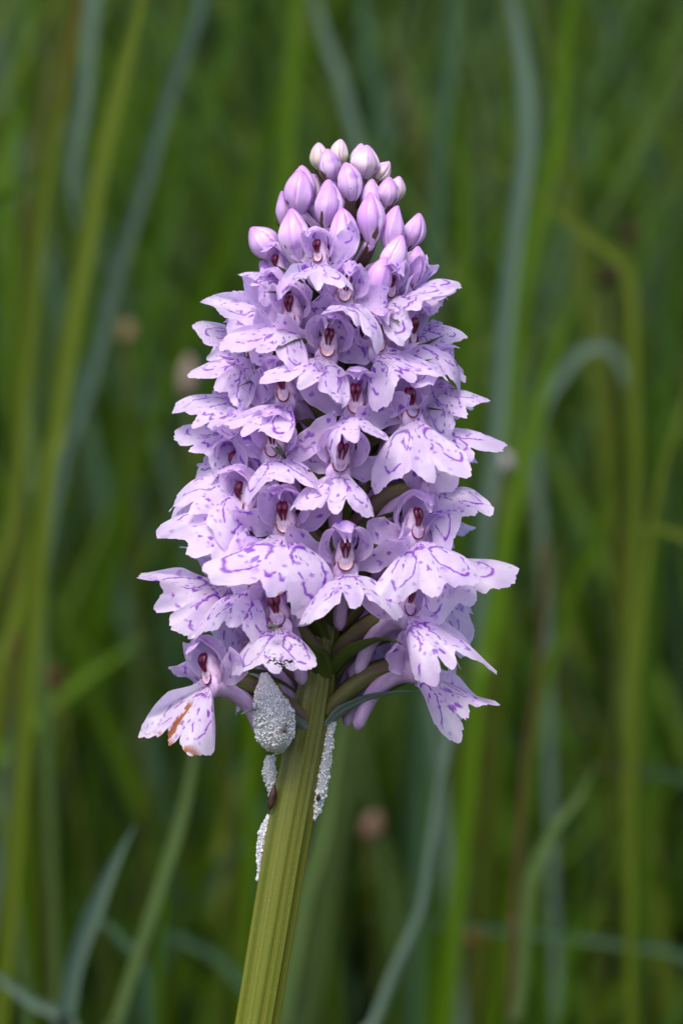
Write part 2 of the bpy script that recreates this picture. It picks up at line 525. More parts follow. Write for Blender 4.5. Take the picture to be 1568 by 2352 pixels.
def meadow(name, count, y0, y1, h0, h1, w0, w1, label, mat, seed, dark=1.0):
    """uncountable blades of the sward, one mesh"""
    rg = np.random.default_rng(seed)
    pal = [GC[k] for k in ('green', 'green', 'bright', 'bright', 'dark', 'blue', 'yellow', 'bright', 'pale', 'green', 'green', 'bright', 'bright', 'dark')]
    V_, F_, C_, U_ = [], [], [], []
    ns = 7
    for b in range(count):
        y = y0 + (y1 - y0) * rg.random() ** 1.25
        half = 0.20 + 0.24 * (y + 0.39)
        x = rg.uniform(-half, half)
        if rg.random() < 0.42:                      # the sward goes on to both sides
            x = (half + rg.random() ** 1.5 * (0.7 + 0.5 * y)) * (1 if rg.random() < 0.5 else -1)
            y = y if rg.random() < 0.6 else rg.uniform(-0.1, 1.0)
            if y < 0.3: x += 0.25 * (1 if x > 0 else -1)
        h = rg.uniform(h0, h1) * (0.75 + 0.5 * rg.random())
        w = rg.uniform(w0, w1) * 0.5
        az = rg.uniform(0, 2 * math.pi); lean = abs(rg.normal(0.0, 0.22)) + 0.04
        bend = rg.uniform(0.0, 0.6) * h
        if rg.random() < 0.12: lean += 0.6; bend *= 1.5
        dx, dy = math.cos(az), math.sin(az)
        if y < 0.9 and dy < 0: dy = -dy
        if y < 0.8: lean = min(lean, 0.35)
        fa = rg.uniform(-0.9, 0.9)
        lx, ly = math.cos(fa), math.sin(fa)
        c = np.array(pal[rg.integers(len(pal))]) * rg.uniform(0.7, 1.25) * dark
        o = len(V_)
        gz = ground_z(x, y) - 0.003
        for i in range(ns):
            t = i / (ns - 1)
            r = lean * h * t + bend * t * t * 0.6
            z = gz + h * (t - 0.25 * (bend / h) * t * t)
            ww = w * (0.7 + 0.3 * min(1, 3 * t)) * min(1.0, (1 - t) * 3 + 0.02)
            for s in (-1, 0, 1):
                V_.append((x + dx * r + lx * ww * s, y + dy * r + ly * ww * s + (0.25 * ww if s == 0 else 0), z))
                C_.append(c); U_.append((s * 0.5 + 0.5, t))
        for i in range(ns - 1):
            for j in range(2):
                a = o + i * 3 + j
                F_.append((a, a + 1, a + 4, a + 3))
    ob = obj(name, V_, F_, mat, uv=U_, col=np.array(C_), in_world=True, origin=(0, 1, 0))
    return tag(ob, label, 'grass', kind='stuff')

meadow('meadow_grass', 10500, 0.46, 1.7, 0.16, 0.46, 0.0018, 0.0045, 'dense blurred green meadow grass behind the orchid', M['grass_far'], 3, 0.84)
meadow('tall_meadow_grass', 12500, 1.4, 4.5, 0.30, 0.75, 0.003, 0.007, 'tall grass at the back of the meadow, shade painted into its tint', M['grass_far'], 5, 0.46)  # tint scaled down to paint in the shade of the meadow's depths

GB = 'blue-grey grass blades behind the orchid'
GG = 'green grass blades behind the orchid'
GY = 'yellow-green grass blades behind the orchid'
GP = 'pale green grass blades behind the orchid'

def blades():
    b = blade
    b('wild_grass', [(-60, 1500), (20, 1200), (50, 900), (80, 600), (110, 380), (150, 150), (178, -20), (195, -180)], 52, 'yellow', 260,
      'yellow-green grass blade turning orange-brown at its upper end', tipcol='orange')
    b('wild_grass', [(120, 1150), (200, 900), (260, 650), (330, 420), (390, 200), (460, -20), (430, -240), (320, -330), (230, -180), (212, 0), (192, 250), (165, 400), (170, 470), (187, 550)], 50, 'grey', 330,
      'long blue-grey grass blade arching over so its pale tip hangs down')
    b('wild_grass', [(95, 1200), (130, 1000), (150, 850), (175, 700), (205, 550), (240, 350), (290, 150), (330, -20), (350, -150)], 66, 'yellow', 220, 'broadest yellow-green grass blade beside the hanging pale grass tip', group=GY)
    b('wild_grass', [(300, 900), (400, 450), (470, 250), (560, -20), (600, -120)], 50, 'green', 520, 'dull green leaning grass blade beside the long arching blue-grey one', group=GG)
    b('wild_grass', [(600, 1000), (620, 700), (642, 480), (660, 300), (670, 150), (688, -60), (690, -140)], 52, 'bright', 380, 'bright green upright grass blade rising beside the topmost cream buds', group=GG)
    b('wild_grass', [(930, 900), (850, 450), (815, 330), (790, 220), (750, 100), (715, -20), (690, -100)], 46, 'grey', 380, 'blue-grey grass blade leaning over toward the topmost orchid buds', group=GB)
    b('wild_grass', [(900, 800), (870, 300), (845, 120), (830, -40), (825, -100)], 46, 'blue', 520, 'faint blue-green blade straight behind the cream orchid buds', group=GB)
    b('wild_grass', [(985, 800), (1000, 450), (1010, 300), (1030, 150), (1045, -40), (1050, -120)], 48, 'blue', 420, 'blue-green upright blade next to the rusty brown blade', group=GB)
    b('wild_grass', [(1100, 1300), (1130, 1050), (1160, 700), (1188, 470), (1208, 300), (1192, 100), (1165, -40), (1150, -150)], 62, 'grey', 300,
      'widest blue-grey grass blade standing to the side of the orchid buds')
    b('wild_grass', [(1160, 1100), (1170, 950), (1190, 700), (1215, 560), (1260, 400), (1285, 250), (1300, 100), (1308, -40), (1310, -140)], 54, 'bright', 360, 'bright green blade crossing behind the slanting leaf of the kinked stem', group=GG)
    b('wild_grass', [(1445, 2352), (1440, 1700), (1455, 1200), (1450, 800), (1446, 660), (1425, 600), (1350, 540), (1250, 460), (1150, 390), (1085, 340)], 40, 'yellow', 320,
      'yellow-green grass stem kinked near its top into a long slanting leaf')
    b('wild_grass', [(1450, 2100), (1455, 1750), (1472, 1450), (1498, 1220), (1513, 1128), (1540, 1020), (1580, 900), (1600, 700)], 34, 'yellow', 260, 'bright yellow-green round grass stem leaning outward', round_=True)
    b('wild_grass', [(1720, 1600), (1640, 1290), (1568, 1232), (1500, 1210), (1440, 1222)], 32, 'yellow', 280, 'short yellow-green leaf bending across the kinked stem')
    b('wild_grass', [(1090, 1640), (1113, 1514), (1150, 1330), (1168, 1220), (1212, 1037), (1241, 927), (1285, 780), (1330, 660)], 60, 'bright', 300, 'broad bright green grass blade next to the maroon flower head', group=GG)
    b('wild_grass', [(1230, 1650), (1278, 1477), (1304, 1367), (1359, 1239), (1396, 1110), (1420, 980)], 44, 'bright', 340, 'bright green blade leaning beyond the broad one by the maroon head', group=GG)
    b('wild_grass', [(1176, 2180), (1180, 2110), (1184, 2035), (1194, 1885), (1209, 1735), (1234, 1560), (1245, 1400), (1250, 1250)], 26, 'brown', 260, 'dry reddish-brown grass stem among the green blades', round_=True)
    b('wild_grass', [(1175, 2420), (1184, 2352), (1199, 2260), (1209, 2110), (1224, 2010), (1275, 1900), (1335, 1820), (1370, 1740)], 46, 'pale', 230, 'pale green grass blade bending past the foot of the reddish-brown stem', group=GP)
    b('wild_grass', [(800, 2480), (859, 2352), (904, 2235), (949, 2135), (974, 2060), (984, 1985), (1009, 1810), (1034, 1685), (1045, 1560)], 42, 'grey', 200,
      'grey-green grass stem with a swollen knee-like node', round_=True)
    b('wild_grass', [(1720, 2330), (1568, 2195), (1434, 2170), (1284, 2145), (1154, 2135), (980, 2118), (820, 2108)], 32, 'blue', 330, 'blue-green grass blade lying almost flat across the upright stems')
    b('wild_grass', [(1720, 1900), (1568, 1785), (1430, 1768), (1270, 1742)], 34, 'blue', 380, 'bluish grass blade with dry brown tip bent level', tipcol='brown')
    b('wild_grass', [(1285, 2420), (1295, 2300), (1320, 2090), (1335, 1950)], 36, 'green', 300, 'short mid-green blade standing under the level blue-green blade', group=GG)
    b('wild_grass', [(130, 2430), (145, 2352), (170, 2210), (210, 2100), (260, 1985), (312, 1890)], 72, 'grey', 160, 'broad short blue-grey grass blade with a sharp pointed tip')
    b('wild_grass', [(240, 2450), (270, 2352), (300, 2260), (340, 2135), (380, 2010), (425, 1860), (450, 1710), (462, 1600)], 52, 'pale', 180, 'long pale olive-green blade leaning beside the pointed blue-grey one')
    b('wild_grass', [(60, 2350), (50, 2200), (45, 2135), (25, 2010), (0, 1840), (-20, 1700)], 40, 'pale', 230, 'pale green grass blade curving beside the pointed blue-grey blade', group=GP)
    b('wild_grass', [(340, 2420), (330, 2240), (290, 2170), (225, 2110), (170, 2085)], 32, 'blue', 250, 'small bluish leaf bent out from behind the pointed blue-grey blade', group=GB)
    b('wild_grass', [(640, 2400), (525, 2225), (450, 2170), (390, 2145), (320, 2130)], 34, 'blue', 360, 'faint bluish leaf sloping down to the orchid\'s stem', group=GB)
    b('wild_grass', [(200, 2480), (150, 2345), (75, 2300), (0, 2245), (-60, 2200)], 40, 'grey', 200, 'greyish grass blade lying low across the pointed blue-grey blade\'s foot', group=GB)
    b('wild_grass', [(630, 2450), (650, 2352), (665, 2260), (700, 2060), (740, 1910), (775, 1710), (800, 1560)], 54, 'pale', 230, 'pale green grass blade directly behind the orchid\'s bare stem', group=GP)
    b('wild_grass', [(345, 2450), (350, 2352), (370, 2135), (385, 2000)], 36, 'green', 260, 'thin green grass blade close behind the long pale olive-green blade', group=GG)
    b('wild_grass', [(90, 1250), (80, 1095), (76, 1012), (63, 880), (66, 780), (80, 620)], 36, 'pale', 290, 'thin pale green blade along the foot of the orange-tipped blade', group=GP)
    b('wild_grass', [(-10, 1650), (20, 1476), (50, 1377), (76, 1277), (86, 1178), (95, 1080)], 44, 'yellow', 250, 'short yellow-green grass blade just above the reddish seed heads', group=GY)
    b('wild_grass', [(-120, 650), (0, 475), (75, 420), (125, 375), (160, 340)], 32, 'green', 300, 'short green leaf crossing the orange-tipped grass blade', group=GG)
    b('wild_grass', [(-150, 1850), (0, 1735), (75, 1660), (150, 1590), (250, 1520), (350, 1450)], 54, 'bright', 420, 'green grass blade slanting above the two reddish seed heads', group=GG)
    b('wild_grass', [(420, 800), (490, 575), (550, 450), (600, 350), (620, 280)], 40, 'olive', 600, 'dull olive-brown grass blade far behind the lilac buds')
    b('wild_grass', [(1050, 1000), (1064, 780), (1064, 600), (1059, 350), (1050, 200)], 50, 'bright', 400, 'bright green blade between the orchid buds and the widest blue-grey blade', group=GG)
    b('wild_grass', [(1010, 800), (984, 500), (964, 375), (929, 225), (905, 120)], 44, 'olive', 460, 'green grass blade with rusty brown upper half', tipcol='brown')
    b('wild_grass', [(1250, 1300), (1230, 1000), (1300, 850), (1360, 795), (1410, 810), (1440, 880), (1448, 940)], 40, 'grey', 380, 'pale grey grass blade arched over like a hook')
    b('wild_grass', [(1500, 1300), (1520, 1000), (1540, 700), (1550, 500)], 44, 'green', 420, 'mid-green grass blade standing beyond the kinked yellow-green stem', group=GG)
    b('wild_grass', [(980, 2400), (1020, 2150), (1050, 1900), (1100, 1700)], 46, 'bright', 480, 'bright green blade behind the grey-green stem with the node', group=GG)
    b('wild_grass', [(60, 600), (85, 300), (130, 60), (150, -80)], 46, 'olive', 420, 'olive grass blade half hidden behind the orange-tipped one')
    b('wild_grass', [(30, 700), (20, 400), (60, 100), (80, -100)], 50, 'bright', 480, 'bright green blade behind the olive and orange-tipped blades', group=GG)
blades()

# ------------------------------------------------------------------ small blurred heads in the meadow
def head_on_stem(px, py, dep, length, width, colr, label, cat, lean=0.0, stemcol='olive', name='seed_head_stalk'):
    top = world_pts(at(px, py, dep))
    root = np.array([top[0] + random.uniform(-0.03, 0.03), top[1] + random.uniform(-0.02, 0.03), 0])
    root[2] = ground_z(root[0], root[1]) - 0.003
    e = empty(name, root)
    Q = curve_pts([root, root * 0.5 + top * 0.5 + np.array([0.004, 0, 0]), top], 14)
    v, f, uv = tube(Q, [0.0009 - 0.0003 * i / 13 for i in range(14)], 7)
    obj('stalk', v, f, M['grass'], e, uv=uv, col=np.tile(GC[stemcol], (len(v), 1)), in_world=True)
    k = (DIST * 1000 + dep) / (DIST * 1000)
    ln, wd = length * S * k * 0.001, width * S * k * 0.001
    ax = nrm(V(lean, 0, 1))
    prof = [(0, .2), (.12, .7), (.3, 1), (.5, .95), (.7, .8), (.88, .5), (1, .12)]
    P = [top + ax * ln * t for t, r in prof]
    v, f, uv = tube(P, [wd * 0.5 * r for t, r in prof], 14, shape=lambda th, t: 1 + 0.16 * math.sin(5 * th + 25 * t))
    obj('head', v, f, M['grass'], e, uv=uv, col=np.tile(colr, (len(v), 1)), in_world=True)
    return tag(e, label, cat)
head_on_stem(1430, 560, 420, 55, 36, (0.05, 0.012, 0.012), 'dark red seed head beside the kinked grass stem', 'seed head', 0.5)
head_on_stem(1385, 660, 420, 60, 40, (0.04, 0.010, 0.010), 'lower dark red seed head under the slanting leaf', 'seed head', 0.3)
head_on_stem(50, 1510, 400, 60, 38, (0.09, 0.025, 0.018), 'reddish seed head near the base of yellow-green blade', 'seed head', 0.2)
head_on_stem(132, 1585, 400, 55, 38, (0.10, 0.028, 0.018), 'reddish-brown seed head low among the grass', 'seed head', -0.2)
head_on_stem(1150, 1120, 330, 50, 34, (0.045, 0.012, 0.014), 'dark maroon flower head topped by a pale bud', 'seed head', 0.1)
head_on_stem(1157, 1082, 325, 46, 46, (0.55, 0.48, 0.50), 'small round whitish bud on a thin stalk', 'bud')
head_on_stem(430, 915, 380, 100, 44, (0.42, 0.32, 0.27), 'pinkish-white flowering grass head on a thin stalk', 'grass head', 0.05)
head_on_stem(292, 790, 480, 55, 40, (0.34, 0.26, 0.14), 'tan grass head on a thin stalk in the meadow', 'grass head', 0.05)
head_on_stem(1090, 2175, 380, 45, 70, (0.22, 0.10, 0.03), 'orange-brown withered head low by the blades', 'seed head', 0.9)
head_on_stem(845, 1930, 420, 70, 50, (0.26, 0.16, 0.12), 'pinkish-brown faded head behind the green stem', 'seed head', 0.3)

# ------------------------------------------------------------------ the orchid
AXIS = [(2352, 590), (2100, 632), (1900, 664), (1700, 704), (1600, 722), (1500, 742), (1300, 764), (1000, 780), (700, 790), (400, 800)]
def axis_x(py):
    ys = [a[0] for a in AXIS][::-1]; xs = [a[1] for a in AXIS][::-1]
    return float(np.interp(py, ys, xs))
def throat_r(py):     # mm from the axis to a flower's throat
    return float(np.interp(py, [380, 500, 620, 760, 950, 1200, 1600], [1.0, 2.6, 4.6, 6.6, 7.8, 8.8, 9.4]))

base_w = world_pts(at(590 - 100, 2352 + 700))
foot = np.array([base_w[0] - 0.006, base_w[1], 0.0])
orchid = empty('orchid', foot)
tag(orchid, 'lilac spotted orchid spike in full flower on a ribbed green stem', 'orchid')

def build_stem():
    n = 150
    ap = np.array([at(px, py) for py, px in AXIS]); ar = np.array([48, 49, 49, 46, 42, 34, 28, 23, 17, 7]) * S
    f0 = plant_pt(foot + np.array([0, 0, -0.004]))
    slope = (ap[0] - ap[1]) / (ap[0][2] - ap[1][2])
    low = []
    for t in np.linspace(0, 0.95, 6):                 # from the ground up to the part in view, easing into its lean
        z = f0[2] + (ap[0][2] - f0[2]) * t
        e = ap[0] + slope * (z - ap[0][2])
        low.append(f0 * (1 - t) ** 2 + e * (1 - (1 - t) ** 2)); low[-1][2] = z
    P0 = np.vstack([low, ap]); R0 = np.r_[np.linspace(2.7, 2.2, 6), ar]
    dd = np.r_[0, np.cumsum(np.linalg.norm(np.diff(P0, axis=0), axis=1))]
    tt = np.linspace(0, dd[-1], n)
    Q = np.column_stack([np.interp(tt, dd, P0[:, i]) for i in range(3)])
    for _ in range(6):
        Q[1:-1] = 0.25 * Q[:-2] + 0.5 * Q[1:-1] + 0.25 * Q[2:]
    rr = np.interp(tt, dd, R0)
    ridges = [(0.35, 0.10), (1.15, 0.07), (1.75, 0.12), (2.4, 0.06), (3.2, 0.11), (3.9, 0.08), (4.5, 0.12), (5.2, 0.07), (5.8, 0.10)]
    def shape(th, t):
        s = 1.0
        for a, h in ridges:
            d = (th - a - 0.25 * t + math.pi) % (2 * math.pi) - math.pi
            s += h * math.exp(-(d / 0.13) ** 2)
        return s - 0.03
    v, f, uv = tube(Q, rr, 90, ref=(1, 0, 0), shape=shape)
    obj('stem', v, f, M['stem'], orchid, uv=uv)
build_stem()

LIP_HALF = np.array([(0.0, 1.0), (0.05, 0.97), (0.10, 0.88), (0.135, 0.86), (0.18, 0.875), (0.30, 0.93), (0.46, 0.965), (0.58, 0.91),
                     (0.655, 0.78), (0.62, 0.62), (0.47, 0.43), (0.30, 0.25), (0.17, 0.11), (0.10, 0.0)])

def make_lip(S0, S1, L, W, lat, rng, fold=0.55, arch=0.16, mat='lip', parent=None, notch=1.0, ruf=1.0, asym=0.0, face=0.0):
    a = S1 - S0; Ln = np.linalg.norm(a); a = a / Ln
    lat = nrm(lat - a * np.dot(lat, a)); lat0 = lat
    nor = np.cross(a, lat)
    if face > 0:
        vd = V(0, -1, 0.25); vd = nrm(vd - a * np.dot(vd, a))
        nor = nrm(nor * (1 - face) + vd * face); lat = np.cross(nor, a)
        if np.dot(lat, lat0) < 0: lat = -lat
    # outline
    half = LIP_HALF.copy()
    half[:4, 1] *= 1 + rng.uniform(-0.07, 0.05)
    half[3, 1] -= 0.05 * notch + rng.uniform(0, 0.03)
    left = half.copy(); left[:, 0] *= -(1 + asym) * rng.uniform(0.92, 1.06); left[4:8, 1] *= rng.uniform(0.92, 1.07)
    right = half.copy(); right[:, 0] *= (1 - asym) * rng.uniform(0.92, 1.06); right[4:8, 1] *= rng.uniform(0.92, 1.07)
    loop = np.vstack([left[::-1], right[1:]])
    ctrl = np.column_stack([loop, np.zeros(len(loop))])
    out = curve_pts(ctrl, 150)[:, :2]
    # resample by length, then nick the margin
    d = np.r_[0, np.cumsum(np.linalg.norm(np.diff(out, axis=0), axis=1))]
    n = 104
    t = np.linspace(0, d[-1], n)
    out = np.column_stack([np.interp(t, d, out[:, 0]), np.interp(t, d, out[:, 1])])
    q = np.linspace(0, 1, n)
    wig = np.zeros(n)
    for k, am in ((19, 0.006), (31, 0.006), (45, 0.008), (9, 0.018)):
        wig += am * np.sin(2 * math.pi * (k + rng.uniform(-2, 2)) * q + rng.uniform(0, 6.3))
    nick = rng.normal(0, 1, n); wig += 0.010 * nick * (np.abs(nick) > 0.9) * np.repeat(rng.random(n // 8 + 1) > 0.35, 8)[:n]
    wig *= np.clip(np.minimum(q, 1 - q) * 7, 0, 1)
    out *= (1 + wig)[:, None]
    m = 17
    verts, uv, rim = [], [], []
    ph = rng.uniform(0, 6.3, 6)
    tipcurl = rng.uniform(-0.25, 0.2); twist = rng.normal(0, 0.42); bend = rng.uniform(-0.12, 0.12)
    curl_l, curl_r = rng.uniform(-1.1, 1.2, 2)
    f1, f2 = fold * rng.uniform(0.75, 1.25), fold * rng.uniform(0.75, 1.25)
    for j in range(m):
        r = (j / (m - 1)) ** 0.85
        for i in range(n):
            x, y = out[i] * r
            ox, oy = out[i]
            th = math.atan2(ox, oy + 0.05)
            # lateral reflex on an arc
            ff = f1 if x < 0 else f2
            k = ff * 2.0
            ang = k * abs(x)
            X = math.copysign(math.sin(ang) / k, x) if k > 1e-3 else x
            Z = -(1 - math.cos(ang)) / k if k > 1e-3 else 0
            Z += arch * 4 * y * (1 - y) * (1 - 0.3 * abs(x)) * 0.9
            Z += tipcurl * max(0, y - 0.7) ** 2 * 2.0
            rp = r ** 3
            Z += ruf * rp * (0.050 * math.sin(5 * th + ph[0]) + 0.032 * math.sin(9.5 * th + ph[1]) + 0.018 * math.sin(17 * th + ph[2]) + 0.010 * math.sin(31 * th + ph[5]))
            Z += ruf * 0.022 * math.sin(9 * x + ph[3]) * math.sin(7 * y + ph[4]) * min(1, r * 2)
            Y = y
            Z += (curl_l if x < 0 else curl_r) * max(0, r - 0.55) ** 2 * min(1, abs(ox) * 2.2)
            tw = twist * y
            X, Z = X * math.cos(tw) - Z * math.sin(tw), X * math.sin(tw) + Z * math.cos(tw)
            X += bend * y * y
            verts.append(S0 + lat * X * W * Ln + a * Y * Ln + nor * Z * Ln)
            uv.append((x, y)); rim.append(r)
    f = grid_faces(m, n)
    keep = range(n, m * n)   # the first ring is one point
    return obj('lip', np.array(verts), f, M[mat], parent, uv=np.array(uv), rim=np.array(rim))

def make_flower(tx, ty, phi=None, tip=None, L=9.3, W=1.0, latphi=None, fold=0.5, arch=0.09, mat='lip', plant=None, seed=0, scale=1.0,
                dep=None, sep=1.0, notch=1.0, spur=True, bract='bract', bract_len=1.0, ruf=1.0, sepal_up=0.0, openness=1.0, asym=0.0, face=None):
    rng = np.random.default_rng(1000 + seed)
    ax = axis_x(ty); Rt = throat_r(ty)
    if phi is None:
        phi = math.degrees(math.asin(max(-0.95, min(0.95, (tx - ax) * S / Rt))))
    p = R(phi)
    if plant is None:
        T0 = at(tx, ty, -Rt * math.cos(p) if dep is None else dep)
    else:
        T0 = at(ax, ty, 0) + V(Rt * math.sin(p), -Rt * math.cos(p), 0)
    elev = R(rng.uniform(-6, 10))
    roll = R(rng.uniform(-12, 12))
    f = V(math.sin(p) * math.cos(elev), -math.cos(p) * math.cos(elev), math.sin(elev))
    rt = nrm(V(math.cos(p), math.sin(p), 0))
    up = np.cross(f, rt)
    rt, up = rt * math.cos(roll) + up * math.sin(roll), up * math.cos(roll) - rt * math.sin(roll)
    k = scale * float(np.interp(ty, [600, 700, 900, 1250, 1600], [0.70, 0.80, 0.86, 0.92, 0.92])); ks = 0.5 + 0.5 * k
    def Q(a, b, c, k=k):
        return T0 + k * (rt * a + f * b + up * c)
    def QS(a, b, c):
        return Q(a, b, c, ks)
    A = at(ax, ty + 95, 0)                       # where it leaves the stem
    out = nrm(V(math.sin(p), -math.cos(p), 0))
    # ---- ovary: the flower's own mesh
    path = curve_pts([A + out * 0.9, A + out * 2.2 + V(0, 0, 1.6), (A + out * 2.0 + V(0, 0, 2.5)) * 0.35 + Q(0, -3.0, 1.0) * 0.65, Q(0, -1.3, 1.0), Q(0, -0.5, 1.3)], 14)
    v, fc, uv = tube(path, np.interp(np.linspace(0, 1, 14), [0, .3, .7, 1], [0.65, 0.95, 0.95, 1.15]) * (0.5 + 0.5 * k), 12,
                     shape=lambda th, t: 1 + 0.10 * math.cos(6 * th + 5 * t))
    fl = obj('flower', v, fc, M['ovary'], orchid, uv=uv)
    # ---- lip
    S0 = Q(0, 0.25, 0.1)
    if tip is not None:
        if abs(phi) < 50:
            tip = (tx + (tip[0] - tx) * 0.93, ty + (tip[1] - ty) * 0.86)
        else:
            tip = (tx + (tip[0] - tx) * (0.80 if ty < 1280 else 0.9), ty + (tip[1] - ty) * 0.94 + (24 if ty < 1280 else 6))
        pl_ = math.hypot(tip[0] - tx, tip[1] - ty) * S
        L = min(L, max(pl_ * 1.2, 6.0)) / k; W *= 1.10 if abs(phi) < 50 else 1.22
        asym += rng.uniform(-0.16, 0.16); fold *= rng.uniform(0.85, 1.7)
        if abs(phi) >= 50: L = min(L, pl_ * 1.1 / k)
    if tip is not None:
        e0 = at(tip[0], tip[1], S0[1])
        dx, dz = e0[0] - S0[0], e0[2] - S0[2]
        pl = math.hypot(dx, dz)
        rem = L * L * k * k - pl * pl
        dy = math.sqrt(rem) if rem > 0 else 0.12 * pl
        sgn = -1 if abs(phi) < 95 else 1
        S1 = at(tip[0], tip[1], S0[1] + sgn * dy)
    else:
        dd = nrm(f * 0.75 + V(0, 0, -rng.uniform(0.45, 0.8)))
        S1 = S0 + dd * L * k
    lp = R(latphi) if latphi is not None else p
    lat = V(math.cos(lp), math.sin(lp), 0)
    if face is None:
        face = 0.0 if plant is not None else 0.12 + 0.68 * abs(math.sin(p)) ** 1.5 + rng.uniform(-0.1, 0.12)
    make_lip(S0, S1, L, W, lat, rng, fold, arch, mat, fl, notch, ruf * rng.uniform(0.9, 1.6), asym, max(0, face))
    # ---- hood: dorsal sepal and two petals
    o = openness
    j = lambda s=0.25: rng.uniform(-s, s)
    dp = rng.uniform(-2.2, 0.3)
    v, fc, uv, rim = sheet([Q(0, -0.9, 1.7), Q(0, -0.9, 3.2), Q(j(), 0.0, 4.9), Q(j(), 1.4, 5.8 + j()), Q(j(.4), 2.6, 5.8 + .6 * dp), Q(j(.6), 3.3, 5.6 * o + dp)],
                           rt, [0.5 * k, 1.35 * k, 1.6 * k, 1.4 * k, 0.9 * k, 0.12 * k], 14, 9, -0.75, 0.08, rng=rng)
    obj('sepal', v, fc, M['sepal'], fl, uv=uv, rim=rim)
    for s in (-1, 1):
        latv = nrm(f * 0.7 - up * 0.2 + rt * 0.45 * s)
        v, fc, uv, rim = sheet([Q(.8 * s, -0.8, 1.2), Q(1.75 * s, -0.5, 2.4), Q(1.85 * s + j(.15), 0.1, 3.8), Q(1.2 * s, 1.0, 4.9), Q(.55 * s + j(.2), 2.0, 5.1 + j(.2)), Q(.35 * s + j(.3), 2.7, 4.4 + .6 * dp + j(.4))],
                               latv, [0.5 * k, 1.25 * k, 1.5 * k, 1.35 * k, 0.85 * k, 0.1 * k], 14, 9, 0.75 * s, 0.06, rng=rng)
        obj('petal', v, fc, M['petal'], fl, uv=uv, rim=rim)
        # ---- spreading lateral sepals
        u = sepal_up + rng.uniform(-1.6, 1.2); bk = rng.uniform(-1.4, 0.8); ln = sep * rng.uniform(0.85, 1.08)
        v, fc, uv, rim = sheet([QS(.8 * s, -0.7, 0.6), QS((.9 + 1.6 * ln) * s, -0.7 + bk * .2, 1.2 + .2 * u), QS((.9 + 3.1 * ln) * s, -0.6 + bk * .6, 2.2 + .6 * u),
                                QS((.9 + 4.5 * ln) * s, -0.1 + bk, 3.4 + 1.1 * u), QS((.9 + 5.2 * ln) * s, 0.9 + bk + j(.6), 4.4 + 1.5 * u)],
                               nrm(up * 0.8 - rt * 0.5 * s + f * rng.uniform(0.0, 0.7)), [0.5 * ks, 1.3 * ks, 1.6 * ks, 1.2 * ks, 0.12 * ks], 14, 9, rng.uniform(-0.9, 0.5) * s, 0.26, rng=rng)
        obj('sepal', v, fc, M['sepal'], fl, uv=uv, rim=rim)
    # ---- throat cup round the column
    vs, fs = [], []
    nr, ns = 7, 18
    for i in range(nr):
        th = (math.pi / 2) * i / (nr - 1) * 1.0
        for q in range(ns):
            al = 2 * math.pi * q / ns
            rad = 1.55 * math.sin(th) + 0.02
            b = -1.25 * math.cos(th) - 0.1 + 0.28 * i / (nr - 1)
            vs.append(Q(rad * math.cos(al), b, 1.25 + 1.25 * rad * math.sin(al)))
    obj('throat', vs, grid_faces(nr, ns, True), M['column'], fl)
    # ---- column with stigma, crescent rim and two pollinia
    path = curve_pts([Q(0, -0.9, 1.0), Q(0, -0.5, 2.0), Q(0, -0.15, 3.0), Q(0, 0.1, 3.9)], 9)
    v, fc, uv = tube(path, np.array([1.0, 1.15, 1.2, 1.1, 1.0, .9, .8, .6, .25]) * k, 12)
    col_o = obj('column', v, fc, M['column'], fl, uv=uv)
    vs = [Q(0, 0.30, 1.25)]; fs = []
    for i, (r_, b_) in enumerate(((0.42, 0.36), (0.72, 0.46), (0.92, 0.60))):
        for q in range(16):
            al = 2 * math.pi * q / 16
            vs.append(Q(r_ * math.cos(al), b_, 1.25 + r_ * math.sin(al)))
    for q in range(16):
        fs.append((0, 1 + q, 1 + (q + 1) % 16))
        for i in range(2):
            a_, b_ = 1 + i * 16 + q, 1 + i * 16 + (q + 1) % 16
            fs.append((a_, a_ + 16, b_ + 16, b_))
    obj('stigma', vs, fs, M['stigma'], fl)
    path = [Q(0.86 * math.cos(al), 0.62, 1.27 + 0.86 * math.sin(al)) for al in np.linspace(R(165), R(375), 15)]
    v, fc, uv = tube(path, np.array([.03] + [.07] * 4 + [.085] * 5 + [.07] * 4 + [.03]) * k, 7, ref=f)
    obj('stigma_rim', v, fc, M['crescent'], fl, uv=uv)
    pk = rng.uniform(0.72, 1.0)
    for s in (-1, 1):
        path = curve_pts([Q(.20 * s, 0.55, 3.85), Q(.30 * s, 0.80, 3.4), Q(.32 * s, 0.92, 2.9), Q(.26 * s, 0.85, 2.35), Q(.15 * s, 0.6, 1.8)], 10)
        v, fc, uv = tube(path, np.array([.20, .36, .42, .43, .40, .32, .24, .19, .16, .10]) * k * pk, 10)
        obj('pollinium', v, fc, M['pollinia'], fl, uv=uv)
    # ---- spur
    if spur:
        room = max(0.55, min(1.0, (Rt - 1.6) / 7.0))
        D = lambda b, c: T0 + (0.25 + 0.75 * k) * (out * b * room + V(0, 0, c))
        path = curve_pts([D(0.4, 0.2), D(-1.2, 0.15), D(-3.2, -0.6), D(-5.2, -2.3), D(-6.6, -4.8), D(-7.1, -6.2)], 18)
        v, fc, uv = tube(path, np.interp(np.linspace(0, 1, 18), [0, .15, .5, .9, 1], [1.4, 1.2, 0.95, .72, .3]) * (0.2 + 0.8 * k), 14)
        obj('spur', v, fc, M['spur'], fl, uv=uv, rim=None)
